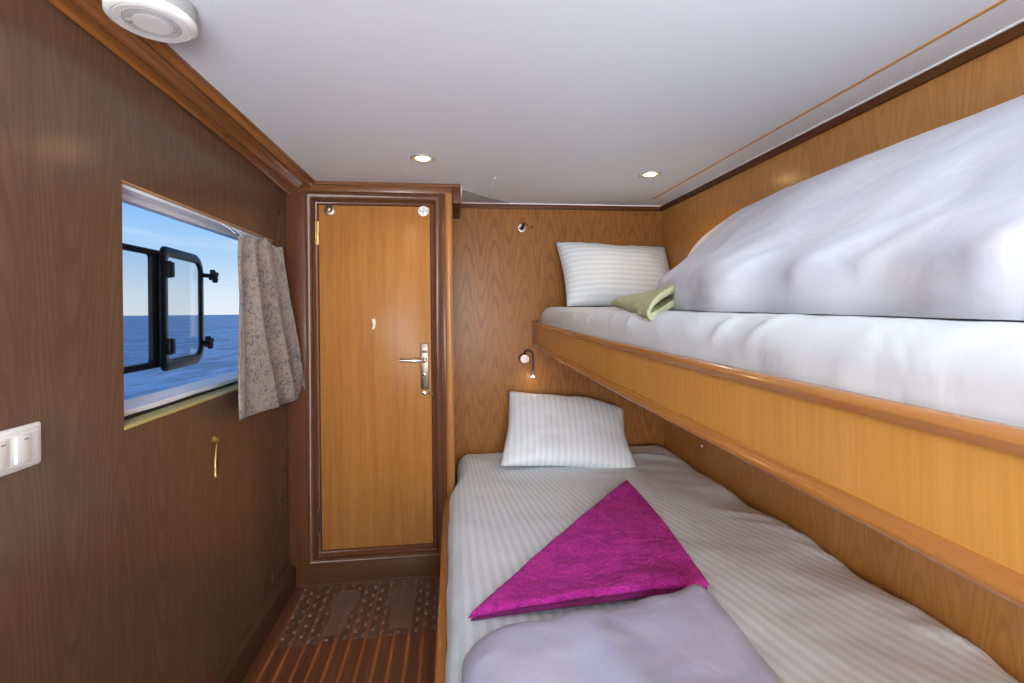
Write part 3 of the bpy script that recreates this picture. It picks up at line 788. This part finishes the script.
# ------------------------------------------------------------------ upper bunk bedding
def big_duvet():
    b = MB(); ysd = [-.5+i*.0135 for i in range(220)]
    def lin(tab, y):
        if y <= tab[0][0]: return tab[0][1]
        for (a, p), (c, q) in zip(tab[:-1], tab[1:]):
            if y <= c:
                t = (y-a)/(c-a); t = t*t*(3-2*t) if False else t
                return p+(q-p)*t
        return tab[-1][1]
    XF = [(-.5, .56), (.95, .57), (1.15, .585), (1.3, .615), (1.45, .66), (1.6, .72), (1.8, .83), (2.0, .95), (2.15, 1.04), (2.28, 1.13), (2.36, 1.19)]
    ZT = [(-.5, 1.735), (1.0, 1.728), (1.5, 1.722), (1.78, 1.710), (2.0, 1.675), (2.15, 1.638), (2.28, 1.57), (2.34, 1.51), (2.36, 1.46)]
    rings = []
    ysd = [y for y in ysd if y < 2.36]+[2.36]
    n = 44
    for y in ysd:
        xf, ztp = lin(XF, y)+.008*math.sin(y*11)+.006*math.sin(y*23+1), lin(ZT, y); zb = um_t(y)+.002; ring = []
        xw = XR-.006
        for k in range(n+1):
            a = k/n
            # front surface: belly over the bottom edge then long slope to the wall
            s = a
            x = xf+(xw-xf)*(s**1.15) - .030*math.exp(-((s-.10)/.09)**2)*min(1, (xw-xf)/.3)
            h = 1-(1-s)**(1.38+.45*max(0, min(1, (y-1.55)/.6)))
            z = zb+(ztp-zb)*(.10*min(1, s/.04)+.90*h) if s > 0 else zb
            if s > .93: z -= (ztp-zb)*.06*((s-.93)/.07)**2
            p = V((x, y, z))
            w = fbm((x, y, z), 4, 7)*.013*min(1, s*8)*(1-s*.6)
            wr = 0
            if s < .45:
                for yc, sl in ((.35, 1.3), (.55, 1.5), (.70, 1.2), (.86, 1.6), (1.02, 1.3), (1.22, 1.5), (1.45, .9), (.15, 1.2), (0., 1.)):
                    d = (y-yc)+(z-zb)*sl
                    wr += .010*math.exp(-(d/.020)**2)*math.exp(-(s/.15)**2)*min(1, s*20)
            ring.append(p+V((-(w+wr)*.7, 0, (w+wr)*.6)))
        ring += [V((xw, y, zb+(ztp-zb)*t)) for t in (.7, .4, .1, 0)]
        ring += [V((xw+(xf-xw)*t, y, zb)) for t in (.2, .4, .6, .8)]
        rings.append(ring)
    b.loft(rings, True, True)
    o = b.build('duvet', M['duvet_up'], org=(.9, 1.0, 1.27), sharp=None)
    tag(o, 'large pale lavender folded duvet piled against the wall on the upper bunk', 'duvet')
big_duvet()

def green_towel():
    b = MB(); rings = []
    # folded sheet: a loop in section, swept from the near end to the far tip
    P0, P1 = V((.492, 1.165, 1.243)), V((.550, 1.62, 1.298))
    for q in range(49):
        t = q/48; c = P0.lerp(P1, t)
        rg = V((.78, .60, .30*(1-t)+.03)).normalized()      # section direction, toward the room's right
        w = .175*(1-.25*t)*(1 if t < .8 else 1-(t-.8)*2.2); h = .062*(1-.5*t)*(1 if t < .85 else 1-(t-.85)*3)
        cl = [(1.0, .17), (.75, .16), (.5, .16), (.25, .17), (.07, .25), (0, .45), (.07, .68), (.25, .81), (.5, .84), (.75, .83), (1.0, .78)]
        th = .0105*(h/.062)**.5
        L_, R_ = [], []
        for k, (a, z) in enumerate(cl):
            a0, z0 = cl[max(k-1, 0)]; a1, z1 = cl[min(k+1, len(cl)-1)]
            d = V(((a1-a0)*w, (z1-z0)*h)).normalized(); nn = V((-d.y, d.x))
            for lst, sg in ((L_, 1), (R_, -1)):
                p = c+rg*(a*w+nn.x*th*sg)+V((0, 0, z*h+nn.y*th*sg))
                p += V((fbm(p, 20, 3), fbm(p, 20, 9), fbm(p, 20, 14)))*.0045+V((fbm(p, 90, 3), fbm(p, 90, 9), fbm(p, 90, 14)))*.0018
                lst.append(p)
        rings.append(L_+R_[::-1])
    R2 = b.loft(rings, True, False)
    m_ = len(cl)
    for row in (R2[0], R2[-1]):
        for k in range(m_-1): b.bm.faces.new((row[k], row[k+1], row[2*m_-2-k], row[2*m_-1-k])).smooth = True
    o = b.build('towel', M['green'], org=(.6, 1.4, 1.28), sharp=None); md = o.modifiers.new('sub', 'SUBSURF'); md.levels = 2; md.render_levels = 2
    tag(o, 'pale green folded terry towel beside the upper bunk pillow', 'towel')
green_towel()

# ------------------------------------------------------------------ shower mat on the floor
def foot(cx, cy, s, sx):
    o = [(-.30, -1), (.18, -1), (.34, -.7), (.30, -.25), (.42, .2), (.50, .55), (.42, .85), (.20, 1.0), (-.10, .98), (-.42, .80), (-.52, .45), (-.40, 0), (-.30, -.35), (-.42, -.7)]
    return [(cx+sx*x*s*.78, cy+y*s) for x, y in o]
def inside(p, poly):
    c = False; n = len(poly)
    for i in range(n):
        (x1, y1), (x2, y2) = poly[i], poly[i-1]
        if (y1 > p[1]) != (y2 > p[1]) and p[0] < (x2-x1)*(p[1]-y1)/(y2-y1)+x1: c = not c
    return c
def shower_mat():
    mt = thing('shower_mat', (-.4, 2.14, .001), 'clear plastic anti-slip mat with footprints on the floor before the door', 'mat')
    b = MB(); nx, ny = 18, 12
    X = lambda i, j: -.690+.0155*j/ny*-1-.0 + (.615+.02*j/ny)*i/nx
    Yf = lambda i, j: 1.925+.02*i/nx + (.405)*j/ny
    feet = [foot(-.485, 2.13, .155, 1), foot(-.235, 2.14, .155, -1)]
    z = .0045; vd = {}
    def vv(i, j):
        if (i, j) not in vd: vd[i, j] = b.bm.verts.new((X(i, j), Yf(i, j), z))
        return vd[i, j]
    for i in range(nx):
        for j in range(ny):
            cs = [vv(i, j), vv(i+1, j), vv(i+1, j+1), vv(i, j+1)]
            cx = sum(v.co.x for v in cs)/4; cy = sum(v.co.y for v in cs)/4
            inn = any(inside((cx, cy), f) for f in feet)
            if inn or (i+j) % 2:
                b.bm.faces.new(cs)
                if not inn:
                    b.lathe([(.0068, 0), (.0062, .004), (.0038, .0064), (.0002, .0075)], (cx, cy, z), (0, 0, 1), 8, mat=1, caps=False)
            else:
                r = .0108; hole = [b.bm.verts.new((cx+r*math.cos(math.radians(a)), cy+r*.9*math.sin(math.radians(a)), z)) for a in (225, 270, 315, 0, 45, 90, 135, 180)]
                for k in range(4):
                    b.bm.faces.new((cs[k], cs[(k+1) % 4], hole[(2*k+2) % 8], hole[2*k+1], hole[2*k]))
                rim = [b.bm.verts.new((h.co.x, h.co.y, .0008)) for h in hole]
                for k in range(8): f = b.bm.faces.new((hole[k], hole[(k+1) % 8], rim[(k+1) % 8], rim[k])); f.material_index = 1
    b.build('mat_sheet', [M['vinyl'], M['vinyl_b']], mt, mt.location, recalc=False, sharp=None)
    for f in feet:
        b = MB(); cx = sum(p[0] for p in f)/len(f); cy = sum(p[1] for p in f)/len(f)
        b.loft([[V((x, y, .0048)) for x, y in f], [V((x, y, .0065)) for x, y in f], [V((cx+(x-cx)*.93, cy+(y-cy)*.95, .0075)) for x, y in f]], True, True)
        b.build('footprint_panel', M['vinyl_f'], mt, mt.location)
shower_mat()

# ------------------------------------------------------------------ light
spot('downlight_lamp', (-.114, 1.96, ZC-.012), 5, 150)
spot('downlight_lamp', (.898, 2.097, ZC-.012), 3.5, 150)
point('reading_lamp_led', (.441, YB-.066, .900), .15, .01, (1, .9, .72))
for loc, p in (((-.42, -1.3, 1.42), 88), ((.05, -1.35, 1.46), 85), ((.25, -1.35, .95), 148)):
    point('fill_light', loc, p, .40, (.85, .94, 1))  # unseen lights added behind the camera to brighten the cabin

w = bpy.data.worlds.new('sky'); S.world = w; w.use_nodes = True; nt = w.node_tree; nt.nodes.clear()
def N(t, **k):
    x = nt.nodes.new(t)
    for a, v in k.items(): setattr(x, a, v)
    return x
out = N('ShaderNodeOutputWorld'); bg = N('ShaderNodeBackground'); tc = N('ShaderNodeTexCoord')
sp = N('ShaderNodeSeparateXYZ'); nt.links.new(tc.outputs['Generated'], sp.inputs[0])
rp = N('ShaderNodeValToRGB'); nt.links.new(sp.outputs[2], rp.inputs[0])
el = rp.color_ramp.elements
el[0].position = 0; el[0].color = srgb(232,240,248)
el[1].position = .03; el[1].color = srgb(222,236,250)
for p, c in ((.10, (176,214,250)), (.20, (128,188,248)), (.38, (84,150,232)), (1, (60,120,210))):
    e = el.new(p); e.color = srgb(*c)
mp = N('ShaderNodeMapping'); nt.links.new(tc.outputs['Generated'], mp.inputs[0]); mp.inputs['Scale'].default_value = (2, 2, 9)
ns = N('ShaderNodeTexNoise'); nt.links.new(mp.outputs[0], ns.inputs['Vector']); ns.inputs['Scale'].default_value = 2.2; ns.inputs['Detail'].default_value = 6; ns.inputs['Distortion'].default_value = .6
mr = N('ShaderNodeMapRange', interpolation_type='SMOOTHSTEP'); nt.links.new(ns.outputs[0], mr.inputs[0]); mr.inputs[1].default_value = .5; mr.inputs[2].default_value = .8; mr.inputs[4].default_value = .55
mx = N('ShaderNodeMix', data_type='RGBA'); nt.links.new(mr.outputs[0], mx.inputs[0]); nt.links.new(rp.outputs[0], mx.inputs[6]); mx.inputs[7].default_value = srgb(236,244,252)
nt.links.new(mx.outputs[2], bg.inputs[0]); bg.inputs[1].default_value = 1.0
nt.links.new(bg.outputs[0], out.inputs[0])

# ------------------------------------------------------------------ camera
cam = bpy.data.cameras.new('camera'); co = bpy.data.objects.new('camera', cam); COL.objects.link(co)
F, YAW, ROLL = 480.0, math.atan(59/480), .0098
fw = V((math.sin(YAW), math.cos(YAW), 0)); r0 = V((math.cos(YAW), -math.sin(YAW), 0)); u0 = V((0, 0, 1))
rt = r0*math.cos(ROLL)-u0*math.sin(ROLL); up = r0*math.sin(ROLL)+u0*math.cos(ROLL)
co.matrix_world = Matrix(((rt.x, up.x, -fw.x, 0), (rt.y, up.y, -fw.y, 0), (rt.z, up.z, -fw.z, 1.28), (0, 0, 0, 1)))
cam.sensor_width = 36; cam.lens = F/1024*36; cam.shift_y = -29.8/1024; cam.clip_start = .02; cam.clip_end = 30000
S.camera = co
vs = S.view_settings; vs.view_transform = 'Standard'; vs.look = 'None'; vs.exposure = 0; vs.gamma = 1
S.cycles.use_denoising = True
S.cycles.max_bounces = 10; S.cycles.diffuse_bounces = 6; S.cycles.transparent_max_bounces = 16
S.cycles.sample_clamp_indirect = 4
